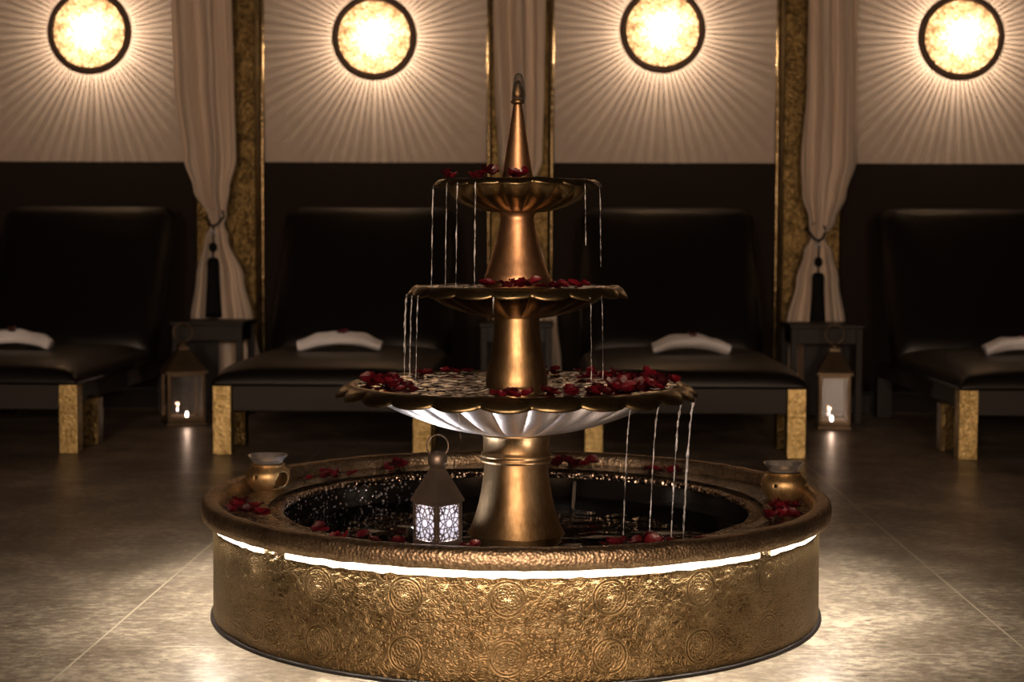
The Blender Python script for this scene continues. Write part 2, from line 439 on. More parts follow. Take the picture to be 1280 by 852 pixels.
lp = lamp_proto()
for i, (x, z, _) in enumerate(LAMPS):
    o = lp if i == 0 else copy_tree(lp)
    o.location = (x, WY, z); o.rotation_euler = (0, [0.0, 0.06, -0.05, 0.10][i], 0)
    tag(o, LAB[i], 'wall lamp', 'round lamps along the back wall')
    L = bpy.data.lights.new('lamp_bulb', 'POINT'); L.energy = 76; L.color = (1.0, 0.76, 0.55); L.shadow_soft_size = 0.0138
    lo = bpy.data.objects.new('lamp_bulb', L); COL.objects.link(lo); lo.location = (x, WY - 0.056, z)
    lo['kind'] = 'helper'

# ------------------------------------------------------------------ curtains
def interp(tab, y):
    for (a, b) in zip(tab, tab[1:]):
        if a[0] >= y >= b[0]:
            t = (a[0] - y) / (a[0] - b[0]); t = t * t * (3 - 2 * t)
            return [a[k] + (b[k] - a[k]) * t for k in (1, 2)]
    return tab[-1][1:] if y < tab[-1][0] else tab[0][1:]

def curtain(name_lab, cx, ztie, spans, seed, tlab):
    """spans: list of (z, xl, xr) relative to cx, top to bottom"""
    NU, NV = 120, 150
    bm = bmesh.new()
    grid = []
    for j in range(NV + 1):
        z = 3.46 - (3.46 - 0.04) * j / NV
        # even more rows near the tie
        xl, xr = interp(spans, z)
        w = xr - xl
        row = []
        pinch = math.exp(-((z - ztie) / 0.09) ** 2)
        for i in range(NU + 1):
            u = i / NU
            ph = seed * 1.7 + 0.6 * sin(z * 1.3 + seed)
            a = 2 * PI * u
            dy = 0.050 * sin(a * 2.5 + ph + 0.5 * sin(z * 2 + seed)) + 0.010 * sin(a * 6.5 + ph * 2 + z * 0.9) + 0.003 * sin(a * 15 + z * 2) + 0.016 * noise.noise(Vector((u * 5, z * 0.9, seed)))
            dy *= (1 - 0.55 * pinch)
            dy += 0.05 * pinch * (abs(2 * u - 1) ** 2)      # gathers wrap backwards at the tie
            ux = u + 0.018 * sin(a * 4.5 + ph + 1.4) * (1 - u) * u * 4
            row.append(bm.verts.new((cx + xl + w * ux, 5.44 + dy, z)))
        grid.append(row)
    for j in range(NV):
        for i in range(NU):
            bm.faces.new((grid[j][i], grid[j][i + 1], grid[j + 1][i + 1], grid[j + 1][i]))
    c = obj('curtain', bm, M['curtain'])
    md = c.modifiers.new('Solidify', 'SOLIDIFY'); md.thickness = 0.002
    tag(c, name_lab, 'curtain', 'cream curtains tied at the pilasters')
    # tieback with tassel hanging in front of the cloth
    t = empty('curtain_tassel', (cx, 5.38, ztie), 0, tlab, 'tassel', 'black tassels tying the curtains')
    bm = bmesh.new()
    pts = []
    for k in range(24):
        a = 2 * PI * k / 24
        pts.append((0.058 * cos(a) * (1 - 0.25 * (sin(a) < 0)), 0.055 + 0.052 * sin(a), 0.045 + 0.055 * sin(a)))
    tube(bm, pts, 0.007, 8, closed=True)
    obj('tieback_cord', bm, M['tassel'], t)
    bm = bmesh.new(); tube(bm, [(0.010 * cos(a), 0, -0.045 + 0.016 * sin(a)) for a in [2 * PI * k / 16 for k in range(16)]], 0.005, 8, closed=True)
    obj('bead', bm, M['steel'], t)
    bm = bmesh.new(); tube(bm, [(0, 0, -0.01), (0.002, -.002, -0.05), (0, 0, -0.12), (0, 0, -0.24)], 0.0055, 8)
    obj('cord', bm, M['tassel'], t)
    bm = bmesh.new(); lathe(bm, [(0.004, -0.115), (0.017, -0.122), (0.026, -0.138), (0.022, -0.146), (0.027, -0.154), (0.017, -0.172), (0.006, -0.180)], 24, fn=lambda i, th, r, z: (r * (1 + .08 * cos(th * 8)), z))
    obj('knot', bm, M['tassel'], t)
    bm = bmesh.new(); lathe(bm, [(0.006, -0.212), (0.030, -0.220), (0.037, -0.245), (0.037, -0.31), (0.042, -0.42), (0.050, -0.56), (0.052, -0.60), (0.03, -0.60)], 96,
                            fn=lambda i, th, r, z: (r * (1 + .05 * cos(th * 24)), z), cap1=True)
    obj('fringe', bm, M['tassel'], t)
    return c
# (z, left, right) about each tie
SA = [(3.46, -.30, .13), (2.62, -.28, .125), (2.10, -.265, .135), (1.62, -.205, .145), (1.42, -.145, .10), (1.26, -.06, .075), (1.20, -.034, .050), (1.12, -.075, .085), (0.85, -.13, .19), (0.58, -.165, .245), (0.3, -.17, .29), (0.04, -.17, .30)]
SB = [(3.46, -.18, .17), (2.62, -.165, .165), (2.10, -.155, .16), (1.62, -.13, .15), (1.42, -.08, .08), (1.30, -.035, .045), (1.22, -.085, .085), (0.95, -.14, .17), (0.60, -.16, .25), (0.3, -.17, .28), (0.04, -.17, .29)]
SC = [(3.46, -.08, .24), (2.62, -.08, .24), (2.10, -.085, .25), (1.62, -.115, .25), (1.40, -.105, .19), (1.24, -.06, .125), (1.12, -.036, .06), (1.04, -.085, .105), (0.85, -.135, .15), (0.58, -.19, .195), (0.3, -.20, .21), (0.04, -.20, .22)]
curtain('cream sheer curtain tied in front of the left gold pilaster', -2.077, 1.20, SA, 1, 'black tassel hanging on the left curtain above the lantern')
curtain('cream sheer curtain directly behind the fountain spire', -0.118, 1.30, SB, 2, 'black tassel on the middle curtain, hidden behind the fountain')
curtain('cream sheer curtain tied in front of the right gold pilaster', 1.792, 1.12, SC, 3, 'black tassel hanging on the right curtain')

# ------------------------------------------------------------------ loungers
LW = 1.11
YF = 3.24
def pad(bm, L, W, T, crown, nu=28, nv=48, er=0.05):
    """upholstered pad in local x (width, centred), y 0..L, z 0..T with rounded, crowned top"""
    top = []; 
    def sm(d, r): 
        d = max(0, min(1, d / r)); return math.sqrt(max(0, 1 - (1 - d) ** 2))
    for j in range(nv + 1):
        v = j / nv; v = v - 0.09 * sin(2 * PI * v) 
        row = []
        for i in range(nu + 1):
            u = i / nu; u = u - 0.09 * sin(2 * PI * u)
            x = (u - 0.5) * W; y = v * L
            ex = W / 2 - abs(x); ey = min(y, L - y)
            z = T * (0.35 + 0.65 * sm(ex, er) * sm(ey, er)) + crown * (sm(ex, 0.28) * sm(ey, 0.34))
            row.append(bm.verts.new((x, y, z)))
        top.append(row)
    for j in range(nv):
        for i in range(nu):
            bm.faces.new((top[j][i], top[j][i + 1], top[j + 1][i + 1], top[j + 1][i]))
    # skirt
    edge = [top[0][i] for i in range(nu + 1)] + [top[j][nu] for j in range(1, nv + 1)] + [top[nv][i] for i in range(nu - 1, -1, -1)] + [top[j][0] for j in range(nv - 1, 0, -1)]
    low = [bm.verts.new((v.co.x, v.co.y, 0)) for v in edge]
    n = len(edge)
    for k in range(n):
        bm.faces.new((edge[k], low[k], low[(k + 1) % n], edge[(k + 1) % n]))
    bm.faces.new(low)

def lounger_proto():
    r = empty('lounger')
    W = LW
    # seat pad: crowned in front like a waterfall edge
    bm = bmesh.new(); pad(bm, 1.62, W, 0.050, 0.075, er=0.07)
    bmesh.ops.transform(bm, matrix=Matrix.Translation((0, -0.012, 0.352)), verts=bm.verts)
    obj('seat', bm, M['leather'], r)
    # backrest leaning against the wall side
    bm = bmesh.new(); pad(bm, 1.13, W - 0.01, 0.10, 0.055, er=0.13)
    # round the upper corners
    for v in bm.verts:
        yy, xx = v.co.y, v.co.x
        cr = 0.10
        dx = abs(xx) - (W / 2 - cr); dy = yy - (1.13 - cr)
        if dx > 0 and dy > 0:
            d = math.hypot(dx, dy)
            m = max(dx, dy)
            s = m / d if d > 0 else 1
            v.co.x = math.copysign(W / 2 - cr + dx * s, xx); v.co.y = 1.13 - cr + dy * s
    ang = math.atan2(0.88, 0.60)
    Mx = Matrix.Translation((0, 1.56, 0.345)) @ Matrix.Rotation(ang, 4, 'X')
    bmesh.ops.transform(bm, matrix=Mx, verts=bm.verts)
    b = obj('backrest', bm, M['leather'], r)
    # stitched side piping
    for s in (-1, 1):
        bm = bmesh.new()
        pts = [Mx @ Vector((s * (W / 2 - 0.03), y, 0.075)) for y in [0.08 + 0.02 * k for k in range(45)]]
        tube(bm, pts, 0.004, 6)
        obj('piping', bm, M['leather'], b)
    bm = bmesh.new()   # apron and tray frame
    box(bm, -W / 2 + 0.095, W / 2 - 0.095, 0.03, 0.06, 0.222, 0.352, 0.004)
    obj('front_apron', bm, M['apron'], r, smooth=False)
    for s in (-1, 1):
        bm = bmesh.new()
        x = s * (W / 2 - 0.05)
        box(bm, x - 0.02, x + 0.02, 0.10, 2.1, 0.25, 0.352, 0.004)
        obj('side_rail', bm, M['apron'], r, smooth=False)
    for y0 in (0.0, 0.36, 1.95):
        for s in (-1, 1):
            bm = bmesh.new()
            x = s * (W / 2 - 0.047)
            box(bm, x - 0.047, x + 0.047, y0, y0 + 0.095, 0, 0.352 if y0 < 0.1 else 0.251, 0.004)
            obj('leg', bm, M['leg_gold'] if y0 < 0.1 else (M['gold_mosaic'] if y0 < 1 else M['black_wood']), r, smooth=False)  # second and rear pairs get darker materials to imitate their shade
    bm = bmesh.new()   # support behind the backrest
    box(bm, -W / 2 + 0.12, W / 2 - 0.12, 2.02, 2.05, 0.26, 1.05, 0.004)
    obj('back_support', bm, M['apron'], r, smooth=False)
    return r
LG = lounger_proto()
LCX = [-2.86, -1.06, 0.823, 2.695]
LL = ['dark leather lounger at the left edge, cut off by the frame', 'dark leather lounger behind the fountain between left and middle curtains',
      'dark leather lounger behind the fountain between middle and right curtains', 'dark leather lounger at the right edge, cut off by the frame']
for i, x in enumerate(LCX):
    o = LG if i == 0 else copy_tree(LG)
    o.location = (x, YF, 0)
    tag(o, LL[i], 'lounger', 'leather loungers along the back wall')

# ------------------------------------------------------------------ towels: a folded, bowed roll with slumped ends
def towel(x, y, z, w, seed, lab, plab, arch=0.05, rz=0.0, flip=False):
    bm = bmesh.new()
    NU, NV = 40, 28
    rings = []
    for i in range(NU + 1):
        u = i / NU - 0.5
        env = 1 - 0.25 * (abs(u) * 2) ** 6
        a = 0.038 * env * (1 + .15 * noise.noise(Vector((u * 6, seed, 0))))
        b = 0.058 * env * (1 + 0.55 * (2 * u) ** 2 * (0.9 + 0.3 * noise.noise(Vector((u * 3, seed, 5)))))
        yc = -0.07 * (2 * u) ** 2
        zc = a + 0.030 * (1 - min(1, (2.2 * u) ** 2))
        ring = []
        for k in range(NV):
            t = 2 * PI * k / NV
            rr = 1 + 0.10 * cos(3 * t + seed + u * 2) + 0.05 * noise.noise(Vector((cos(t) * 2, sin(t) * 2, u * 9 + seed)))
            py = b * cos(t) * rr; pz = a * sin(t) * rr
            ring.append(bm.verts.new((u * w * (1 + 0.03 * sin(t)), yc + py, max(0.001, zc + pz))))
        rings.append(ring)
    for i in range(NU):
        for k in range(NV):
            bm.faces.new((rings[i][k], rings[i][(k + 1) % NV], rings[i + 1][(k + 1) % NV], rings[i + 1][k]))
    for rg in (rings[0], rings[-1]):
        c = bm.verts.new(sum((v.co for v in rg), Vector()) / NV)
        for k in range(NV):
            bm.faces.new((rg[k], rg[(k + 1) % NV], c))
    o = obj('towel', bm, M['towel'])
    o.location = (x, y, z); o.rotation_euler = (0, 0, rz)
    tag(o, lab, 'towel', 'white towels on the loungers')
ZS = 0.476
towel(-2.93, 4.10, ZS, 0.47, 1, 'rolled white towel on the lounger at the left edge', '')
towel(-1.075, 4.10, ZS, 0.46, 2, 'rolled white towel on the lounger left of the fountain', '')
towel(0.862, 4.02, ZS, 0.42, 3.4, 'rolled white towel on the lounger right of the fountain', '')
towel(2.69, 4.06, ZS, 0.44, 5, 'rolled white towel on the lounger at the right edge', '')

# ------------------------------------------------------------------ side tables
def table_proto(px0=None, px1=None):
    r = empty('side_table')
    w, d, h = 0.225, 0.21, 0.60
    bm = bmesh.new(); box(bm, -w, w, -d, d, h - 0.025, h, 0.005); obj('table_top', bm, M['black_wood'], r, smooth=False)
    bm = bmesh.new()
    for s in (-1, 1):
        box(bm, -w + .03, w - .03, s * (d - .03) - .008, s * (d - .03) + .008, h - 0.115, h - 0.025)
        box(bm, s * (w - .03) - .008, s * (w - .03) + .008, -d + .038, d - .038, h - 0.115, h - 0.025)
    obj('apron', bm, M['black_wood'], r, smooth=False)
    for sx in (-1, 1):
        for sy in (-1, 1):
            bm = bmesh.new(); box(bm, sx * (w - .03) - .02, sx * (w - .03) + .02, sy * (d - .03) - .02, sy * (d - .03) + .02, 0, h - 0.025, 0.003)
            obj('leg', bm, M['black_wood'], r, smooth=False)
    if px0 is not None:
        bm = bmesh.new(); box(bm, px0, px1, d - .045, d - .035, 0.02, h - 0.11); obj('back_panel', bm, M['black_wood'], r, smooth=False)
    return r

for i, (x, lab) in enumerate([(-1.995, 'small black side table below the left curtain'), (-0.115, 'small black side table below the middle curtain, behind the fountain'), (1.755, 'small black side table below the right curtain')]):
    o = table_proto(*[(-0.174, -0.01), (-0.174, 0.174), (-0.08, 0.174)][i])
    o.location = (x, 5.02, 0)
    tag(o, lab, 'side table', 'black side tables between the loungers')

# ------------------------------------------------------------------ standing lanterns
def floor_lantern(loc, rz, lab, w=0.115, hb=0.30, flame_off=(0, 0)):
    r = empty('lantern', loc, rz, lab, 'lantern', 'lanterns on the floor')
    bm = bmesh.new(); box(bm, -w - .008, w + .008, -w - .008, w + .008, 0.0, 0.022, 0.004); box(bm, -w, w, -w, w, .022, .034, .003)
    obj('base', bm, M['lantern_far'], r, smooth=False)
    for sx in (-1, 1):
        for sy in (-1, 1):
            bm = bmesh.new(); box(bm, sx * (w - .008) - .009, sx * (w - .008) + .009, sy * (w - .008) - .009, sy * (w - .008) + .009, .034, hb, .002)
            obj('post', bm, M['lantern_far'], r, smooth=False)
    for (z0, z1) in ((.034, .05), (hb - .018, hb)):
        bm = bmesh.new()
        for s in (-1, 1):
            box(bm, -w + .0, w - .0, s * (w - .008) - .006, s * (w - .008) + .006, z0, z1)
            box(bm, s * (w - .008) - .006, s * (w - .008) + .006, -w + .017, w - .017, z0, z1)
        obj('frame_rail', bm, M['lantern_far'], r, smooth=False)
    for k in range(4):
        bm = bmesh.new(); box(bm, -w + .017, w - .017, w - .010, w - .007, .05, hb - .018)
        bmesh.ops.rotate(bm, cent=(0, 0, 0), matrix=Matrix.Rotation(k * PI / 2, 3, 'Z'), verts=bm.verts)
        obj('glass_pane', bm, M['glass'], r, smooth=False)
    bm = bmesh.new()
    a = w + .014
    prof = [(a, hb), (a, hb + .012), (0.03, hb + .135), (0.03, hb + .15)]
    rings = []
    for (s, z) in prof:
        rings.append([bm.verts.new((sx * s, sy * s, z)) for sx, sy in ((-1, -1), (1, -1), (1, 1), (-1, 1))])
    for i in range(3):
        for k in range(4): bm.faces.new((rings[i][k], rings[i][(k + 1) % 4], rings[i + 1][(k + 1) % 4], rings[i + 1][k]))
    bm.faces.new(rings[-1]); bm.faces.new(list(reversed(rings[0])))
    obj('roof', bm, M['lantern_far'], r, smooth=False)
    bm = bmesh.new(); lathe(bm, [(.028, hb + .150), (.036, hb + .156), (.036, hb + .166), (.020, hb + .172), (.012, hb + .185), (.0005, hb + .187)], 24); obj('cap', bm, M['lantern_far'], r)
    bm = bmesh.new(); tube(bm, [(0.055 * cos(q), 0, hb + .235 + 0.055 * sin(q)) for q in [2 * PI * k / 32 for k in range(32)]], 0.005, 8, closed=True)
    obj('ring_handle', bm, M['lantern_far'], r)
    return r
def candle(loc, lab, e=0.35, grp='tealights in the floor lanterns'):
    r = empty('tealight', loc, 0, lab, 'candle', grp)
    bm = bmesh.new(); lathe(bm, [(0.0005, 0.0), (0.019, 0.0), (0.020, 0.016), (0.018, 0.016), (0.017, 0.013), (0.0005, 0.013)], 24); obj('cup', bm, M['steel'], r)
    bm = bmesh.new(); lathe(bm, [(0.0005, 0.015), (0.004, 0.019), (0.0062, 0.026), (0.004, 0.036), (0.0005, 0.045)], 12); obj('flame', bm, M['flame'], r)
    L = bpy.data.lights.new('candle_light', 'POINT'); L.energy = e; L.color = (1.0, 0.62, 0.42); L.shadow_soft_size = 0.01
    lo = bpy.data.objects.new('candle_light', L); COL.objects.link(lo); lo.location = (loc[0], loc[1], loc[2] + 0.062); lo['kind'] = 'helper'
M['flame'] = emit('candle_flame', (1.0, 0.78, 0.62), 90)
floor_lantern((-2.09, 4.60, 0), 0.42, 'tall brass glass lantern on the floor below the left curtain', 0.108, 0.31)
candle((-2.06, 4.56, 0.034), 'lit tealight inside the left floor lantern')
floor_lantern((1.765, 4.62, 0), -0.12, 'tall brass glass lantern on the floor below the right curtain', 0.090, 0.32)
candle((1.745, 4.57, 0.034), 'lit tealight inside the right floor lantern')

# ------------------------------------------------------------------ FOUNTAIN
DZ = 0.02
F = empty('fountain', (0, 0, 0), 0, 'round three-tiered brass fountain standing in a lit embossed basin', 'fountain')
ZT = 0.32 + DZ
# basin wall with uv in metres
bm = bmesh.new()
uvl = bm.loops.layers.uv.new('UVMap')
n = 256
prof = [(0.868, 0.0), (0.8755, 0.012), (0.875, 0.05), (0.8745, 0.15), (0.875, 0.25), (0.875, 0.30)]
rings = lathe(bm, prof, n, fn=lambda i, t, r, z: (r + 0.0022 * noise.noise(Vector((cos(t) * 5, sin(t) * 5, z * 7))), z))
for i in range(len(prof) - 1):
    pass
bm.faces.ensure_lookup_table()
fi = 0
for i in range(len(prof) - 1):
    for k in range(n):
        f = bm.faces[fi]; fi += 1
        zs = (prof[i][1], prof[i][1], prof[i + 1][1], prof[i + 1][1]); us = (k, k + 1, k + 1, k)
        for lp_, u_, z_ in zip(f.loops, us, zs): lp_[uvl].uv = (u_ / n * 2 * PI * 0.875 + .0, z_ - 0.0)
obj('basin_wall', bm, M['emboss'], F, recalc=False)
bm = bmesh.new(); lathe(bm, [(0.8705, 0.0), (0.884, 0.0), (0.883, 0.008), (0.872, 0.010)], 192, closed=True); obj('base_seal', bm, M['black_wood'], F)
# rim: rolled brass lip
def hmr(i, t, r, z):
    return (r + 0.0022 * noise.noise(Vector((cos(t) * 26, sin(t) * 26, i * .3))), z + 0.0022 * noise.noise(Vector((cos(t) * 22, sin(t) * 22, 7 + i * .2))))
lip = [(0.872, 0.299), (0.893, 0.299), (0.899, 0.286), (0.9055, 0.288), (0.908, 0.306), (0.908, 0.320), (0.905, 0.331), (0.898, 0.338), (0.886, 0.341), (0.872, 0.340), (0.862, 0.334), (0.856, 0.324), (0.852, 0.306), (0.850, 0.290)]
bm = bmesh.new(); lathe(bm, lip, 384, fn=hmr, closed=True); obj('basin_rim', bm, M['rim'], F)
bm = bmesh.new()
lathe(bm, [(0.858, 0.303), (0.80, 0.298), (0.74, 0.293), (0.702, 0.292), (0.694, 0.297), (0.685, 0.298), (0.677, 0.292), (0.675, 0.280), (0.70, 0.270), (0.855, 0.270)], 320,
      fn=lambda i, t, r, z: (r + (0.004 * noise.noise(Vector((cos(t) * 9, sin(t) * 9, 3))) if 3 <= i <= 7 else 0), z + 0.003 * noise.noise(Vector((cos(t) * 12 * r, sin(t) * 12 * r, 9)))), closed=True)
obj('basin_ledge', bm, M['ledge'], F)
bm = bmesh.new(); lathe(bm, [(0.690, 0.285), (0.680, 0.2), (0.675, 0.06), (0.66, 0.04), (0.0005, 0.04)], 160); obj('pool_lining', bm, M['pool'], F)
# water of the pool
def water_disc(name, R, z, mat, r0=0.0, n=160, m=40, amp=0.0015, seed=0, fr=14):
    bm = bmesh.new()
    prof = [(max(0.0008, r0 + (R - r0) * k / m), z) for k in range(m + 1)]
    lathe(bm, prof, n, fn=lambda i, t, r, zz: (r, zz + amp * noise.noise(Vector((r * cos(t) * fr, r * sin(t) * fr, seed)))))
    o = obj(name, bm, mat, F); return o
tw = water_disc('pool_water', 0.678, 0.215, M['pool_water'], amp=0.0022)
M['trough'] = water('trough_water', 70, 1.0, (0.92, 0.92, 0.92), det=1, fb=2.0)
water_disc('trough_water', 0.853, 0.3025, M['trough'], r0=0.72, m=10, amp=0.001, fr=20)
# LED strip under the lip (in separate runs, with the dark gaps the photo shows)
M['led'] = emit('led_strip', (1.0, 0.87, 0.70), 330)
M['glow_band'] = emit('led_wall_glow', (1.0, 0.86, 0.66), 9)  # glow of the strip on the basin wall, made as an emissive band
def arc(a0, a1):
    bm = bmesh.new()
    k = max(3, int((a1 - a0) / 1.5))
    pts = [(0.886 * cos(math.radians(a0 + (a1 - a0) * i / k)), 0.886 * sin(math.radians(a0 + (a1 - a0) * i / k)), 0.2925) for i in range(k + 1)]
    tube(bm, pts, 0.004, 8)
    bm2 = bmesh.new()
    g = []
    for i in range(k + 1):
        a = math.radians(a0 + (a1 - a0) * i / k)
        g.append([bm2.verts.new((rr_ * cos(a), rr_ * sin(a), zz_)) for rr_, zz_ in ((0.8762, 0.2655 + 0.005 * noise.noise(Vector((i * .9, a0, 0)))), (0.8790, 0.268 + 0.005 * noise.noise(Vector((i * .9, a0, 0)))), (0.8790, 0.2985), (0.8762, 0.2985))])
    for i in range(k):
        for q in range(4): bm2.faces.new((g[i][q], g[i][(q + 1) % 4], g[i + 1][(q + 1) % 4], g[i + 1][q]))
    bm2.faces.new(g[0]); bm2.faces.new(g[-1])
    obj('wall_glow_band', bm2, M['glow_band'], F)
    o = obj('light_strip', bm, M['led'], F); o['label'] = 'warm white light strip under the rim'
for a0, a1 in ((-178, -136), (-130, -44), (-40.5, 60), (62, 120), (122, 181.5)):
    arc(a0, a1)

# scalloped bowls
def bowl(name, rc, zc, re, zdrop, under, nl, label, phase=0.0, lobe_d=0.02):
    """rc,zc crest radius/height; re lobe tip radius; under = (r,z) profile from below the crest to the neck"""
    n = nl * 24
    def L(t):
        return abs(cos(nl * (t + phase) / 2)) ** 0.62
    # inside, crest, flange outer face, tip, flange back, fluted underside
    prof = [(0.0005, zc - 0.030), (rc * 0.5, zc - 0.030), (rc * 0.86, zc - 0.024), (rc * 0.965, zc - 0.008), (rc, zc), (rc + (re - rc) * .25, zc - 0.001), (rc + (re - rc) * .6, zc - zdrop * .25), (rc + (re - rc) * .9, zc - zdrop * .7), (re, zc - zdrop), (re - 0.004, zc - zdrop - 0.001), (rc + (re - rc) * .55, zc - zdrop * .45), (rc + 0.002, zc - 0.012)]
    nf = len(prof)
    prof += smoothprof(under, 5)
    nu = len(prof)
    def fn(i, t, r, z):
        l = L(t)
        if 5 <= i <= 10:
            g = (r - rc) / (re - rc)
            r2 = rc + (re - rc) * g * (0.66 + 0.34 * l)
            z2 = z + 0.002 * l * (1 - g) - zdrop * 0.42 * l * g ** 1.5 + zdrop * 0.18 * g
            r2 += 0.003 * noise.noise(Vector((cos(t) * 6, sin(t) * 6, zc * 10)))
            z2 += 0.005 * noise.noise(Vector((cos(t) * 4, sin(t) * 4, zc * 7)))
            return r2, z2
        if i >= nf:
            s = (i - nf) / (nu - nf)
            k = sin(PI * min(1, s * 1.15)) * 0.9 + 0.1
            k *= 1 if s < 0.96 else 0
            return r * (1 + lobe_d * 2.2 * k * (l - 0.6)), z - lobe_d * 0.35 * k * (l - 0.6)
        return r, z
    bm = bmesh.new(); lathe(bm, prof, n, fn=fn)
    o = obj(name, bm, M['bowl%d' % nl], F)
    o.data.materials.append(M['flange'])
    for k_, p_ in enumerate(o.data.polygons):
        if k_ < nf * n: p_.material_index = 1
    if label: o['label'] = label
    return o
M['bowl24'] = M['pewter']; M['bowl18'] = M['brass2'] = metal_fountain('dark_bronze', (0.25, 0.16, 0.085), (0.46, 0.31, 0.17), 0.30)
M['bowl16'] = metal_fountain('olive_bronze', (0.27, 0.19, 0.09), (0.50, 0.36, 0.19), 0.32)
z3 = 0.636 + DZ
M['flange'] = metal_fountain('wet_olive_bronze', (0.19, 0.14, 0.07), (0.37, 0.28, 0.155), 0.32)
b3 = bowl('fountain_bowl', 0.472, z3, 0.530, 0.030, [(0.45, z3 - .020), (0.42, z3 - .036), (0.36, z3 - .064), (0.29, z3 - .096), (0.2, z3 - .128), (0.1, z3 - .149)], 24, 'widest fluted bowl, underside silvery', lobe_d=0.035, phase=0.03)
z2 = 0.918 + DZ
b2 = bowl('fountain_bowl', 0.286, z2, 0.325, 0.026, [(0.275, z2 - .014), (0.255, z2 - .026), (0.215, z2 - .050), (0.16, z2 - .072), (0.10, z2 - .088), (0.065, z2 - .094)], 18, 'middle scalloped bowl of dark bronze', lobe_d=0.02, phase=PI / 18 + 0.02)
z1 = 1.223 + DZ
b1 = bowl('fountain_bowl', 0.216, z1, 0.246, 0.016, [(0.210, z1 - .010), (0.198, z1 - .030), (0.176, z1 - .052), (0.13, z1 - .075), (0.09, z1 - .087), (0.055, z1 - .092)], 16, 'smallest top bowl of olive bronze', lobe_d=0.03)
def wsub(R, z, r0, bowl_o, seed):
    o = water_disc('bowl_water', R, z, M['bowl_water'], r0=r0, m=60, n=220, amp=0.0035, seed=seed, fr=34)
    o.parent = bowl_o
wsub(0.470, z3 - 0.0035, 0.09, b3, 1); wsub(0.285, z2 - 0.003, 0.09, b2, 4); wsub(0.215, z1 - 0.003, 0.04, b1, 8)

# columns
def turned(name, pts, mat, n=96, sub=6, label=None, parent=None, smoothp=True, cap=True):
    bm = bmesh.new()
    lathe(bm, [(max(r, 0.0006), z + DZ) for r, z in (smoothprof(pts, sub) if smoothp else pts)], n)
    o = obj(name, bm, mat, parent or F)
    if label: o['label'] = label
    return o
ped = turned('pedestal', [(0.205, 0.02), (0.200, 0.10), (0.178, 0.135), (0.152, 0.178), (0.128, 0.225), (0.112, 0.275), (0.101, 0.330), (0.094, 0.385), (0.092, 0.408)], M['brass'])
turned('pedestal_ring', [(0.090, 0.404), (0.101, 0.404), (0.105, 0.409), (0.105, 0.414), (0.100, 0.418), (0.104, 0.422), (0.104, 0.428), (0.098, 0.432), (0.097, 0.440), (0.097, 0.476), (0.101, 0.480), (0.102, 0.486), (0.100, 0.490), (0.09, 0.490)], M['brass'], smoothp=False)
turned('bowl_column', [(0.091, 0.615), (0.0905, 0.645), (0.086, 0.672), (0.077, 0.71), (0.071, 0.75), (0.067, 0.79), (0.066, 0.828)], M['brass'], label='lower column between the widest and the middle bowl')
turned('bowl_column', [(0.097, 0.905), (0.096, 0.940), (0.089, 0.962), (0.073, 1.005), (0.060, 1.055), (0.051, 1.10), (0.049, 1.118), (0.056, 1.132), (0.068, 1.139), (0.070, 1.141)], M['copper'], label='upper column between the middle and the top bowl, bright copper')
sp_o = turned('spire', [(0.047, 1.20), (0.046, 1.236), (0.037, 1.285), (0.0275, 1.345), (0.0185, 1.405), (0.0128, 1.440)], M['copper'])
turned('finial', [(0.012, 1.438), (0.013, 1.443), (0.019, 1.446), (0.0205, 1.450), (0.018, 1.455), (0.013, 1.458), (0.0165, 1.464), (0.0175, 1.474), (0.0155, 1.488), (0.010, 1.502), (0.004, 1.511), (0.0005, 1.513)], M['brass'], parent=sp_o)
# water welling over the finial
bm = bmesh.new()
lathe(bm, [(0.0005, 1.533 + DZ), (0.007, 1.531 + DZ), (0.012, 1.524 + DZ), (0.016, 1.510 + DZ), (0.0185, 1.492 + DZ), (0.020, 1.474 + DZ), (0.0195, 1.46 + DZ), (0.015, 1.444 + DZ)], 32,
      fn=lambda i, t, r, z: (r * (1 + 0.15 * noise.noise(Vector((cos(t) * 2, sin(t) * 2, z * 60)))) + (0.003 * cos(t)), z))
M['gush'] = water('gushing_water', 160, 1.0, (0.95, 0.95, 0.95), rough=0.10, fb=4.0)
obj('water_cap', bm, M['gush'], sp_o)

# hose in the pool, seen right of the pedestal
bm = bmesh.new()
pts = []
for k in range(30):
    t = k / 29
    pts.append((0.165 + 0.03 * (t ** 2) * 0 + 0.0, 0.30 - 0.25 * t, 0.0))
ctrl = [(0.180, 0.62, 0.27), (0.175, 0.50, 0.225), (0.168, 0.38, 0.20), (0.168, 0.22, 0.185), (0.20, 0.10, 0.175), (0.28, 0.0, 0.165), (0.36, -0.04, 0.15)]
pr = []
for a in range(len(ctrl) - 1):
    p0 = Vector(ctrl[max(0, a - 1)]); p1 = Vector(ctrl[a]); p2 = Vector(ctrl[a + 1]); p3 = Vector(ctrl[min(len(ctrl) - 1, a + 2)])
    for s in range(8):
        t = s / 8
        pr.append(0.5 * (2 * p1 + (p2 - p0) * t + (2 * p0 - 5 * p1 + 4 * p2 - p3) * t * t + (-p0 + 3 * p1 - 3 * p2 + p3) * t ** 3))
tube(bm, pr, 0.0055, 8)
M['hose'] = simple('clear_grey_hose', (0.35, 0.33, 0.31, 1), 0.3)
tag(obj('hose', bm, M['hose']), 'thin grey hose curling in the pool right of the pedestal', 'hose')

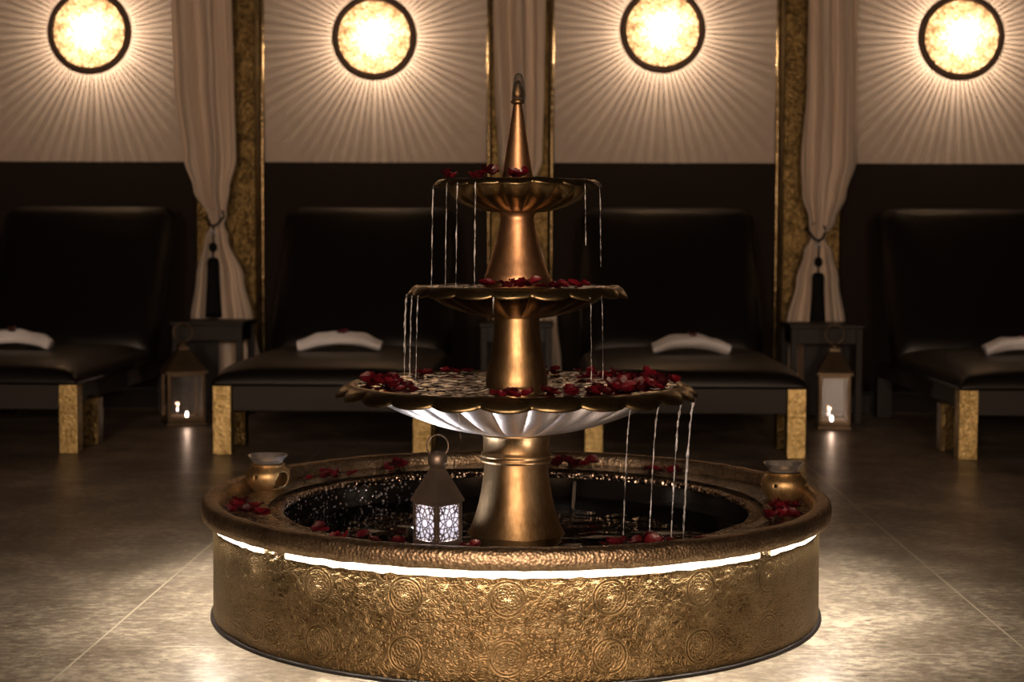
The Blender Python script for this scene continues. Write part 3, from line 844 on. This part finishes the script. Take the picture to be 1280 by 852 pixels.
# submersible white spotlight in the pool, left behind the lantern
PLX, PLY = -0.29, 0.02
r = empty('pool_spotlight', (PLX, PLY, 0.04), 0, 'small white submersible spotlight in the pool behind the fretwork lantern', 'spotlight')
bm = bmesh.new(); lathe(bm, [(0.0005, 0), (0.045, 0), (0.045, 0.012), (0.030, 0.02), (0.030, 0.15), (0.036, 0.165), (0.033, 0.185), (0.027, 0.185), (0.0005, 0.172)], 32); obj('housing', bm, M['steel'], r)
bm = bmesh.new(); lathe(bm, [(0.0005, 0.181), (0.026, 0.181), (0.026, 0.176), (0.0005, 0.176)], 32); obj('lens', bm, emit('cool_white_lens', (0.82, 0.86, 1.0), 60), r)
r = empty('pool_spotlight', (0.24, -0.30, 0.04), 0, 'small added warm fill spotlight hidden in the pool right of the pedestal', 'spotlight')  # unseen second fixture, added to brighten the right of the bowl's underside
for q in ('housing', 'lens'):
    src = [x for x in bpy.data.objects if x.name == q][0]
    c = src.copy(); COL.objects.link(c); c.parent = r
L = bpy.data.lights.new('warm_fill', 'SPOT'); L.energy = 2.5; L.color = (1.0, 0.80, 0.66); L.spot_size = 3.0; L.spot_blend = 0.6; L.shadow_soft_size = 0.025
lo = bpy.data.objects.new('warm_fill', L); COL.objects.link(lo); lo.location = (0.24, -0.30, 0.235); lo.rotation_euler = (PI, 0, 0); lo['kind'] = 'helper'
L = bpy.data.lights.new('pool_beam', 'SPOT'); L.energy = 8; L.color = (0.86, 0.88, 1.0); L.spot_size = 3.1; L.spot_blend = 0.6; L.shadow_soft_size = 0.025
lo = bpy.data.objects.new('pool_beam', L); COL.objects.link(lo); lo.location = (PLX, PLY, 0.235); lo.rotation_euler = (PI, 0, 0); lo['kind'] = 'helper'

# ------------------------------------------------------------------ fretwork lantern on the ledge
LX, LY, LZ = -0.180, -0.690, 0.302
FL = empty('fretwork_lantern', (LX, LY, LZ), PI / 4 + 0.04, 'small bronze lantern with glowing white star fretwork on the fountain ledge', 'lantern')
w = 0.0415; hb = 0.116
bm = bmesh.new(); box(bm, -w - .004, w + .004, -w - .004, w + .004, 0, 0.009, .002); obj('base', bm, M['lantern_metal'], FL, smooth=False)
for sx in (-1, 1):
    for sy in (-1, 1):
        bm = bmesh.new(); box(bm, sx * (w - .003) - .0052, sx * (w - .003) + .0052, sy * (w - .003) - .0052, sy * (w - .003) + .0052, .009, hb, .001)
        obj('post', bm, M['lantern_metal'], FL, smooth=False)
def fret(bm, x0, x1, z0, z1, y):
    """ten-pointed star interlace as thin bars in the panel plane"""
    th = 0.00095
    cx, cz = (x0 + x1) / 2, (z0 + z1) / 2
    def bar(a, b):
        # clip to panel
        ax, az = a; bx_, bz = b
        t0, t1 = 0.0, 1.0
        for p, q in ((-(bx_ - ax), ax - x0), (bx_ - ax, x1 - ax), (-(bz - az), az - z0), (bz - az, z1 - az)):
            if abs(p) < 1e-9:
                if q < 0: return
                continue
            t = q / p
            if p < 0: t0 = max(t0, t)
            else: t1 = min(t1, t)
        if t1 - t0 < 0.02: return
        P = (ax + (bx_ - ax) * t0, az + (bz - az) * t0); Q = (ax + (bx_ - ax) * t1, az + (bz - az) * t1)
        l = math.hypot(Q[0] - P[0], Q[1] - P[1]); an = math.atan2(Q[1] - P[1], Q[0] - P[0])
        Mx = Matrix.Translation(((P[0] + Q[0]) / 2, y, (P[1] + Q[1]) / 2)) @ Matrix.Rotation(-an, 4, 'Y')
        box(bm, -l / 2, l / 2, -0.0011, 0.0011, -th, th, M=Mx)
    def star(cx, cz, s):
        n = 10
        p = lambda r, k: (cx + r * s * cos(2 * PI * k / 20 + PI / 2), cz + r * s * sin(2 * PI * k / 20 + PI / 2))
        for k in range(0, 20, 2):
            bar(p(0.34, k), p(0.52, k + 1)); bar(p(0.34, k + 2), p(0.52, k + 1))      # inner star
            bar(p(0.34, k), p(0.24, k + 1)); bar(p(0.34, k + 2), p(0.24, k + 1))
            bar(p(0.52, k + 1), p(0.80, k)); bar(p(0.52, k + 1), p(0.80, k + 2))
            bar(p(0.80, k), p(1.02, k + 1)); bar(p(0.80, k + 2), p(1.02, k + 1))
            bar(p(0.80, k), p(1.12, k))
    s = (x1 - x0) * 0.56
    star(cx, cz, s)
    for sx in (-1, 1):
        for sz in (-1, 1):
            star(cx + sx * (x1 - x0) / 2, cz + sz * (z1 - z0) / 2, s * 0.62)
for k in range(4):
    R3 = Matrix.Rotation(k * PI / 2, 3, 'Z')
    bm = bmesh.new(); box(bm, -w + .006, w - .006, -w - .0005, -w + .0002 + .001, 0.022, hb - .006)
    bmesh.ops.rotate(bm, cent=(0, 0, 0), matrix=R3, verts=bm.verts)
    bmesh.ops.translate(bm, vec=R3 @ Vector((0, 0.0025, 0)), verts=bm.verts)
    obj('frosted_pane', bm, M['frosted'], FL, smooth=False)
    bm = bmesh.new(); fret(bm, -w + .005, w - .005, 0.020, hb - .005, -w - .0012)
    box(bm, -w + .004, w - .004, -w - .002, -w, .009, .021); box(bm, -w + .004, w - .004, -w - .002, -w, hb - .006, hb)
    bmesh.ops.rotate(bm, cent=(0, 0, 0), matrix=R3, verts=bm.verts)
    obj('fretwork_panel', bm, M['lantern_metal'], FL, smooth=False)
bm = bmesh.new()
rings = []
for (s, z) in [(w + .006, hb), (w + .006, hb + .006), (0.0135, hb + .082), (0.0135, hb + .090)]:
    rings.append([bm.verts.new((sx * s, sy * s, z)) for sx, sy in ((-1, -1), (1, -1), (1, 1), (-1, 1))])
for i in range(3):
    for k in range(4): bm.faces.new((rings[i][k], rings[i][(k + 1) % 4], rings[i + 1][(k + 1) % 4], rings[i + 1][k]))
bm.faces.new(rings[-1]); bm.faces.new(list(reversed(rings[0])))
obj('roof', bm, M['lantern_metal'], FL, smooth=False)
bm = bmesh.new(); zz = hb + .088
lathe(bm, [(.016, zz), (.022, zz + .004), (.0245, zz + .010), (.0245, zz + .022), (.021, zz + .030), (.014, zz + .035), (.006, zz + .037), (.0005, zz + .037)], 32); obj('cap', bm, M['lantern_metal'], FL)
bm = bmesh.new()
a0 = [(0.027 * cos(q), 0.0, zz + .052 + 0.030 * sin(q)) for q in [-0.9 + (2 * PI - 1.35) * k / 28 for k in range(29)]]
for i in range(len(a0) - 1): pass
tube(bm, [(0.027 * cos(q), 0.0, zz + .050 + 0.028 * sin(q)) for q in [2 * PI * k / 36 for k in range(36)]], 0.0022, 8, closed=True)
bmesh.ops.scale(bm, vec=(1, 2.2, 1), verts=bm.verts)
bmesh.ops.rotate(bm, cent=(0, 0, 0), matrix=Matrix.Rotation(-PI / 4 + 0.3, 3, 'Z'), verts=bm.verts)
obj('ring_handle', bm, M['lantern_metal'], FL)
CL = empty('led_candle', (LX, LY, LZ + 0.0095), 0, 'small white candle glowing inside the fretwork lantern', 'candle')
bm = bmesh.new(); lathe(bm, [(0.0005, 0.0), (0.016, 0), (0.016, 0.036), (0.0145, 0.038), (0.0005, 0.036)], 24); obj('body', bm, M['wax'], CL)
bm = bmesh.new(); lathe(bm, [(0.002, 0.036), (0.004, 0.042), (0.003, 0.050), (0.0005, 0.056)], 12); obj('flame', bm, emit('cool_flame', (0.9, 0.92, 1.0), 60), CL)
L = bpy.data.lights.new('lantern_light', 'POINT'); L.energy = 22; L.color = (0.88, 0.90, 1.0); L.shadow_soft_size = 0.008
lo = bpy.data.objects.new('lantern_light', L); COL.objects.link(lo); lo.location = (LX, LY, LZ + 0.082); lo['kind'] = 'helper'

# ------------------------------------------------------------------ oil burners
def burner(x, y, rz, lab, hole):
    r = empty('oil_burner', (x, y, 0.3005), rz, lab, 'oil burner', 'brass oil burners on the fountain ledge')
    prof = smoothprof([(0.043, 0.0), (0.044, 0.004), (0.050, 0.010), (0.060, 0.024), (0.0655, 0.042), (0.063, 0.056), (0.052, 0.068), (0.046, 0.074), (0.047, 0.079), (0.051, 0.082)], 5)
    n = 96
    bm = bmesh.new()
    rings = lathe(bm, prof, n)
    bmesh.ops.recalc_face_normals(bm, faces=bm.faces)
    kill = []
    def inside(c, ang, zc, a, b):
        t = math.atan2(c.y, c.x) - ang
        t = (t + PI) % (2 * PI) - PI
        return ((t * 0.062) / a) ** 2 + ((c.z - zc) / b) ** 2 < 1 and c.z > 0.010
    for f in bm.faces:
        c = f.calc_center_median()
        if inside(c, hole, 0.014, 0.030, 0.046): kill.append(f)
        elif any(inside(c, hole + d, 0.046, 0.0042, 0.005) for d in (-1.35, 1.35, 2.3, -2.3)): kill.append(f)
    bmesh.ops.delete(bm, geom=kill, context='FACES')
    # walls have thickness
    body = obj('pot_body', bm, M['pot'], r, recalc=False)
    md = body.modifiers.new('Solidify', 'SOLIDIFY'); md.thickness = 0.003; md.offset = -1
    # bright rolled edge round the arched opening
    def rad(z):
        for (a, b) in zip(prof, prof[1:]):
            if a[1] <= z <= b[1]: return a[0] + (b[0] - a[0]) * (z - a[1]) / max(1e-6, b[1] - a[1])
        return prof[-1][0]
    pts = []
    for k in range(25):
        q = -0.10 + (PI + 0.20) * k / 24
        z = 0.014 + 0.046 * sin(q); z = max(z, 0.0105); ta = hole + 0.030 * cos(q) / 0.062
        R_ = rad(z) + 0.0005
        pts.append((R_ * cos(ta), R_ * sin(ta), z))
    bm = bmesh.new(); tube(bm, pts, 0.0021, 8, closed=True); obj('opening_edge', bm, M['pot_edge'], r)
    bm = bmesh.new(); lathe(bm, smoothprof([(0.044, 0.0835), (0.046, 0.088), (0.054, 0.098), (0.062, 0.107), (0.0605, 0.108), (0.052, 0.099), (0.044, 0.090), (0.033, 0.0865), (0.0005, 0.086)], 3), 64)
    lathe(bm, [(0.0005, 0.0828), (0.046, 0.0832)], 64)
    obj('glass_dish', bm, M['dish_glass'], r)
    bm = bmesh.new(); lathe(bm, [(0.0005, 0.095), (0.0475, 0.095)], 48); d = obj('oil', bm, M['oil'], r)
    bm = bmesh.new(); lathe(bm, [(0.0005, 0.003), (0.040, 0.003)], 32); obj('pot_floor', bm, M['pot'], r)
M['oil'] = clear('clear_oil', (0.75, 0.62, 0.45), 1.4, 0.03, 1.4)
burner(-0.772, 0.215, 0, 'brass oil burner with arched opening on the left side of the ledge', -0.60)
burner(0.800, 0.120, 0, 'brass oil burner with glass dish on the right side of the ledge', 1.9)

# ------------------------------------------------------------------ rose petals
def petal_mesh(seed, curl):
    rnd = random.Random(seed)
    bm = bmesh.new()
    nu, nv = 8, 8
    g = []
    s = 0.5
    for j in range(nv + 1):
        v = j / nv
        wdt = sin(PI * min(1, 0.12 + v * 0.80)) ** 0.75
        row = []
        for i in range(nu + 1):
            u = i / nu * 2 - 1
            x = u * wdt * 0.5
            y = v - 0.5 + 0.07 * (1 - u * u) * v
            z = curl * (0.55 * u * u * wdt + 0.8 * (v - 0.45) ** 2) + 0.07 * sin(u * 7 + seed) * v + 0.05 * rnd.uniform(-1, 1)
            row.append(bm.verts.new((x, y, z)))
        g.append(row)
    for j in range(nv):
        for i in range(nu):
            bm.faces.new((g[j][i], g[j][i + 1], g[j + 1][i + 1], g[j + 1][i]))
    mz = min(v.co.z for v in bm.verts)
    for v in bm.verts: v.co.z -= mz
    me = bpy.data.meshes.new('rose_petal')
    bm.normal_update(); bm.to_mesh(me); bm.free()
    me.materials.append(M['petal'])
    me.polygons.foreach_set('use_smooth', [True] * len(me.polygons))
    return me
PM = [petal_mesh(k, c) for k, c in enumerate((0.35, 0.6, 0.9, 0.5, 0.75, 0.25))]
def petal(x, y, z, size, lab, grp, tilt=0.35):
    o = bpy.data.objects.new('rose_petal', random.choice(PM))
    COL.objects.link(o)
    s = size * random.uniform(0.8, 1.2)
    o.location = (x, y, z)
    o.rotation_euler = (random.uniform(-tilt, tilt), random.uniform(-tilt, tilt), random.uniform(0, 2 * PI))
    o.scale = (s, s, s)
    tag(o, lab, 'petal', grp)
def cluster(n, a0, a1, r0, r1, z, zh, size, lab, grp, tilt=0.4):
    for k in range(n):
        a = math.radians(random.uniform(a0, a1)); r_ = random.uniform(r0, r1)
        petal(r_ * cos(a), r_ * sin(a), z + random.uniform(0, zh), size, lab, grp, tilt)
# widest bowl
cluster(26, 172, 215, 0.34, 0.455, z3 - 0.001, 0.010, 0.036, 'dark red rose petal heaped at the left of the widest bowl', 'petals at the left of the widest bowl', 0.5)
cluster(10, 110, 150, 0.35, 0.45, z3 - 0.001, 0.004, 0.032, 'dark red rose petal along the back left of the widest bowl', 'petals along the back left of the widest bowl')
cluster(50, -42, 32, 0.30, 0.455, z3 - 0.001, 0.014, 0.038, 'dark red rose petal heaped at the right of the widest bowl', 'petals at the right of the widest bowl', 0.55)
cluster(26, 30, 86, 0.22, 0.45, z3 - 0.001, 0.008, 0.034, 'dark red rose petal floating at the back right of the widest bowl', 'petals at the back right of the widest bowl', 0.4)
cluster(20, -80, -42, 0.30, 0.45, z3 - 0.001, 0.006, 0.034, 'dark red rose petal by the front right edge of the widest bowl', 'petals at the front right of the widest bowl', 0.4)
cluster(8, -98, -84, 0.42, 0.455, z3, 0.005, 0.032, 'dark red rose petal at the front edge of the widest bowl below the column', 'petals at the front of the widest bowl')
cluster(4, -134, -122, 0.42, 0.45, z3, 0.006, 0.034, 'dark red rose petal on the front left edge of the widest bowl', 'petals at the front left of the widest bowl')
# middle bowl
cluster(13, -100, -72, 0.14, 0.26, z2, 0.014, 0.034, 'dark red rose petal in front of the upper column on the middle bowl', 'petals at the front of the middle bowl', 0.6)
cluster(9, -60, -15, 0.17, 0.25, z2, 0.012, 0.034, 'dark red rose petal on the right of the middle bowl', 'petals at the right of the middle bowl', 0.6)
cluster(3, -130, -112, 0.13, 0.2, z2, 0.01, 0.032, 'dark red rose petal left of the upper column on the middle bowl', 'petals at the left of the middle bowl')
# top bowl
cluster(4, 196, 222, 0.205, 0.218, z1 + 0.002, 0.012, 0.030, 'dark red rose petal over the left edge of the top bowl', 'petals at the left edge of the top bowl', 0.7)
cluster(9, 225, 256, 0.14, 0.20, z1 + 0.003, 0.018, 0.034, 'dark red rose petal heaped left of the spire on the top bowl', 'petals left of the spire', 0.6)
cluster(5, 258, 284, 0.10, 0.2, z1 + 0.002, 0.010, 0.032, 'dark red rose petal at the foot of the spire', 'petals at the foot of the spire', 0.6)
# ledge
ZL = 0.3065
cluster(6, 118, 126, 0.74, 0.80, ZL, 0.02, 0.040, 'dark red rose petal heaped on the back left of the pool ledge', 'petals on the back left of the ledge', 0.7)
cluster(9, 72, 84, 0.75, 0.83, ZL, 0.012, 0.040, 'dark red rose petal on the back of the pool ledge behind the pedestal', 'petals on the back of the ledge', 0.5)
cluster(6, 50, 66, 0.75, 0.83, ZL, 0.004, 0.038, 'dark red rose petal on the back right of the pool ledge', 'petals on the back right of the ledge', 0.4)
cluster(7, 128, 150, 0.74, 0.83, ZL, 0.004, 0.040, 'dark red rose petal on the ledge behind the left oil burner', 'petals behind the left oil burner', 0.4)
cluster(14, -22, -6, 0.72, 0.83, ZL, 0.012, 0.042, 'dark red rose petal heaped on the ledge in front of the right oil burner', 'petals in front of the right oil burner', 0.6)
cluster(10, -176, -158, 0.72, 0.83, ZL, 0.003, 0.044, 'wilted red rose petal on the ledge in front of the left oil burner', 'petals in front of the left oil burner', 0.25)
cluster(2, -128, -126, 0.79, 0.81, ZL + 0.022, 0.008, 0.036, 'crumpled red rose petal by the front left of the rim', 'petals at the front left of the rim', 0.8)
cluster(6, -122, -110, 0.77, 0.83, ZL + 0.012, 0.008, 0.036, 'dark red rose petal on the ledge left of the fretwork lantern', 'petals left of the fretwork lantern', 0.6)
cluster(4, -99, -94, 0.78, 0.83, ZL + 0.012, 0.008, 0.034, 'dark red rose petal on the ledge right of the fretwork lantern', 'petals right of the fretwork lantern', 0.6)
cluster(12, -72, -52, 0.74, 0.83, ZL + 0.006, 0.010, 0.040, 'wilted red rose petal on the front right of the ledge', 'petals on the front right of the ledge', 0.4)
# one on every towel
petal(-2.915, 4.04, ZS + 0.098, 0.07, 'red rose petal on the towel at the left edge', 'petals on the towels', 0.2)
petal(-1.06, 4.06, ZS + 0.096, 0.07, 'red rose petal on the towel left of the fountain', 'petals on the towels', 0.2)
petal(0.872, 3.99, ZS + 0.096, 0.06, 'red rose petal on the towel right of the fountain', 'petals on the towels', 0.2)
petal(2.71, 4.03, ZS + 0.098, 0.08, 'red rose petal on the towel at the right edge', 'petals on the towels', 0.2)

# ------------------------------------------------------------------ falling water
def stream(ang, r, z0, z1_, rad, lab, grp, drift=0.02, seed=0, gap=0.0):
    a = math.radians(ang)
    bm = bmesh.new()
    n = 46
    pts = []; rr = []
    for k in range(n):
        t = k / (n - 1)
        rads = r + drift * math.sqrt(t)
        z = z0 + (z1_ - z0) * t
        j = 0.0012 * noise.noise(Vector((z * 30, seed, 0)))
        pts.append((rads * cos(a) + j, rads * sin(a) + j, z))
        rr.append(max(0.0004, rad * 1.25 * (1 - 0.35 * t) * (0.8 + 1.3 * noise.noise(Vector((z * (38 + seed), seed * 3.3, 1))))))
    tube(bm, pts, lambda i: rr[i], 8)
    o = obj('water_stream', bm, M['stream']); tag(o, lab, 'water stream', grp)
zw3 = z3 - 0.003; zw2 = z2 - 0.002; zp = 0.216
G1, G2, G3 = 'water falling from the top bowl', 'water falling from the middle bowl', 'water falling from the widest bowl'
e1 = z1 - 0.014; e2 = z2 - 0.024; e3 = z3 - 0.034
for i, (a, zz1, rd, lab) in enumerate([
    (183, zw2, 0.0016, 'thin water stream falling from the leftmost lip of the top bowl'),
    (228, zw2, 0.0013, 'thin water stream between the left lip and the fountain column under the top bowl'),
    (217, zw2, 0.0013, 'second thin water stream from the left under the top bowl'),
    (243, zw2, 0.0018, 'longest water stream just left of the copper column'),
    (-38, zw2 + .12, 0.0014, 'broken water stream right of the copper column'),
    (-14, zw2 + .06, 0.0019, 'water stream at the right lip of the top bowl')]):
    stream(a, 0.243, e1, zz1, rd, lab, G1, 0.006, i + 1)
for i, (a, zz1, rd, lab) in enumerate([
    (182, zw3 + .09, 0.0024, 'leftmost water stream under the middle bowl'),
    (192, zw3 + .02, 0.0018, 'second water stream from the left under the middle bowl'),
    (204, zw3, 0.0020, 'third water stream from the left under the middle bowl'),
    (212, zw3, 0.0016, 'fourth water stream from the left under the middle bowl'),
    (-100, z2 - .07, 0.0014, 'short drip from the front lobe of the middle bowl'),
    (-50, zw3 + .02, 0.0012, 'faint water stream right of the lower column'),
    (-42, zw3, 0.0010, 'faintest water stream at the right under the middle bowl')]):
    stream(a, 0.322, e2, zz1, rd, lab, G2, 0.008, i + 11)
for i, (a, zz1, rd, lab) in enumerate([
    (-106, z3 - .11, 0.0016, 'short drip from the front left of the widest bowl above the lantern'),
    (-53, zp, 0.0019, 'water stream from the widest bowl, nearest the pedestal on its right'),
    (-41, zp, 0.0020, 'second water stream right of the pedestal under the widest bowl'),
    (-27, zp, 0.0026, 'bright water stream third from the pedestal on the right'),
    (-10, zp, 0.0034, 'thickest water stream by the right lip of the widest bowl'),
    (-3, zp, 0.0020, 'outermost water stream at the right lip of the widest bowl')]):
    stream(a, 0.520, e3, zz1, rd, lab, G3, -0.03, i + 31)

# ------------------------------------------------------------------ unseen fill lights
def area(name, loc, tgt, size, e, col, sy=None):
    L = bpy.data.lights.new(name, 'AREA'); L.energy = e; L.color = col; L.size = size
    if sy: L.shape = 'RECTANGLE'; L.size_y = sy
    else: L.shape = 'DISK'
    o = bpy.data.objects.new(name, L); COL.objects.link(o); o.location = loc
    o.rotation_euler = (Vector(tgt) - Vector(loc)).to_track_quat('-Z', 'Y').to_euler(); o['kind'] = 'helper'
    return o
# unseen spots added to make the wall behind the camera a fill source
# more added spots brighten fountain and loungers from the camera side
def spot(loc, tgt, e, col, size=0.9, blend=0.7, soft=0.06):
    L = bpy.data.lights.new('fill_spot', 'SPOT'); L.energy = e; L.color = col; L.spot_size = size; L.spot_blend = blend; L.shadow_soft_size = soft
    o = bpy.data.objects.new('fill_spot', L); COL.objects.link(o); o.location = loc
    o.rotation_euler = (Vector(tgt) - Vector(loc)).to_track_quat('-Z', 'Y').to_euler(); o['kind'] = 'helper'
for x in (-2.2, 0.2, 2.6):
    spot((x, -6.6, 3.3), (x * 0.9, -9.0, 1.0), 2000, (1.0, 0.70, 0.45), 1.9, 0.8, 0.05)
spot((0.4, -4.2, 3.35), (0.0, 0, 0.9), 130, (1.0, 0.72, 0.48), 0.5, 0.8, 0.10)
for x in (-1.3, 1.1):
    spot((x, -8.4, 1.75), (x * 0.5, 3.0, 0.8), 570, (1.0, 0.76, 0.58), 0.75, 0.6, 0.28)

w_ = bpy.data.worlds.new('dim_room'); sc.world = w_; w_.use_nodes = True
w_.node_tree.nodes['Background'].inputs[0].default_value = (1.0, 0.75, 0.55, 1); w_.node_tree.nodes['Background'].inputs[1].default_value = 0.0

# ------------------------------------------------------------------ camera
yaw, pit, rol, f_px = map(lambda q: q, (math.radians(1.5), math.radians(3.38), math.radians(0.22), 1930.0))
fw = Vector((-sin(yaw) * cos(pit), cos(yaw) * cos(pit), -sin(pit)))
Rt = Vector((cos(yaw), sin(yaw), 0)); Up = Rt.cross(fw)
R2 = Rt * cos(rol) + Up * sin(rol); U2 = Up * cos(rol) - Rt * sin(rol)
cam = bpy.data.cameras.new('camera'); co_ = bpy.data.objects.new('camera', cam); COL.objects.link(co_)
mw = Matrix((( R2.x, U2.x, -fw.x, 4.5 * sin(yaw) - 0.014), (R2.y, U2.y, -fw.y, -4.5 * cos(yaw)), (R2.z, U2.z, -fw.z, 1.023 + DZ), (0, 0, 0, 1)))
co_.matrix_world = mw
cam.sensor_width = 36; cam.lens = 36 * f_px / 1280
cam.dof.use_dof = True; cam.dof.focus_distance = 4.15; cam.dof.aperture_fstop = 3.4
cam.clip_start = 0.05
sc.camera = co_

sc.view_settings.view_transform = 'Standard'; sc.view_settings.look = 'None'
sc.view_settings.exposure = 0.0; sc.view_settings.gamma = 1.0; sc.view_settings.use_curve_mapping = False
cy = sc.cycles
cy.use_denoising = True
cy.caustics_reflective = False; cy.caustics_refractive = False; cy.blur_glossy = 0.5
cy.sample_clamp_indirect = 4.0; cy.max_bounces = 8; cy.transparent_max_bounces = 16
cy.use_light_tree = True
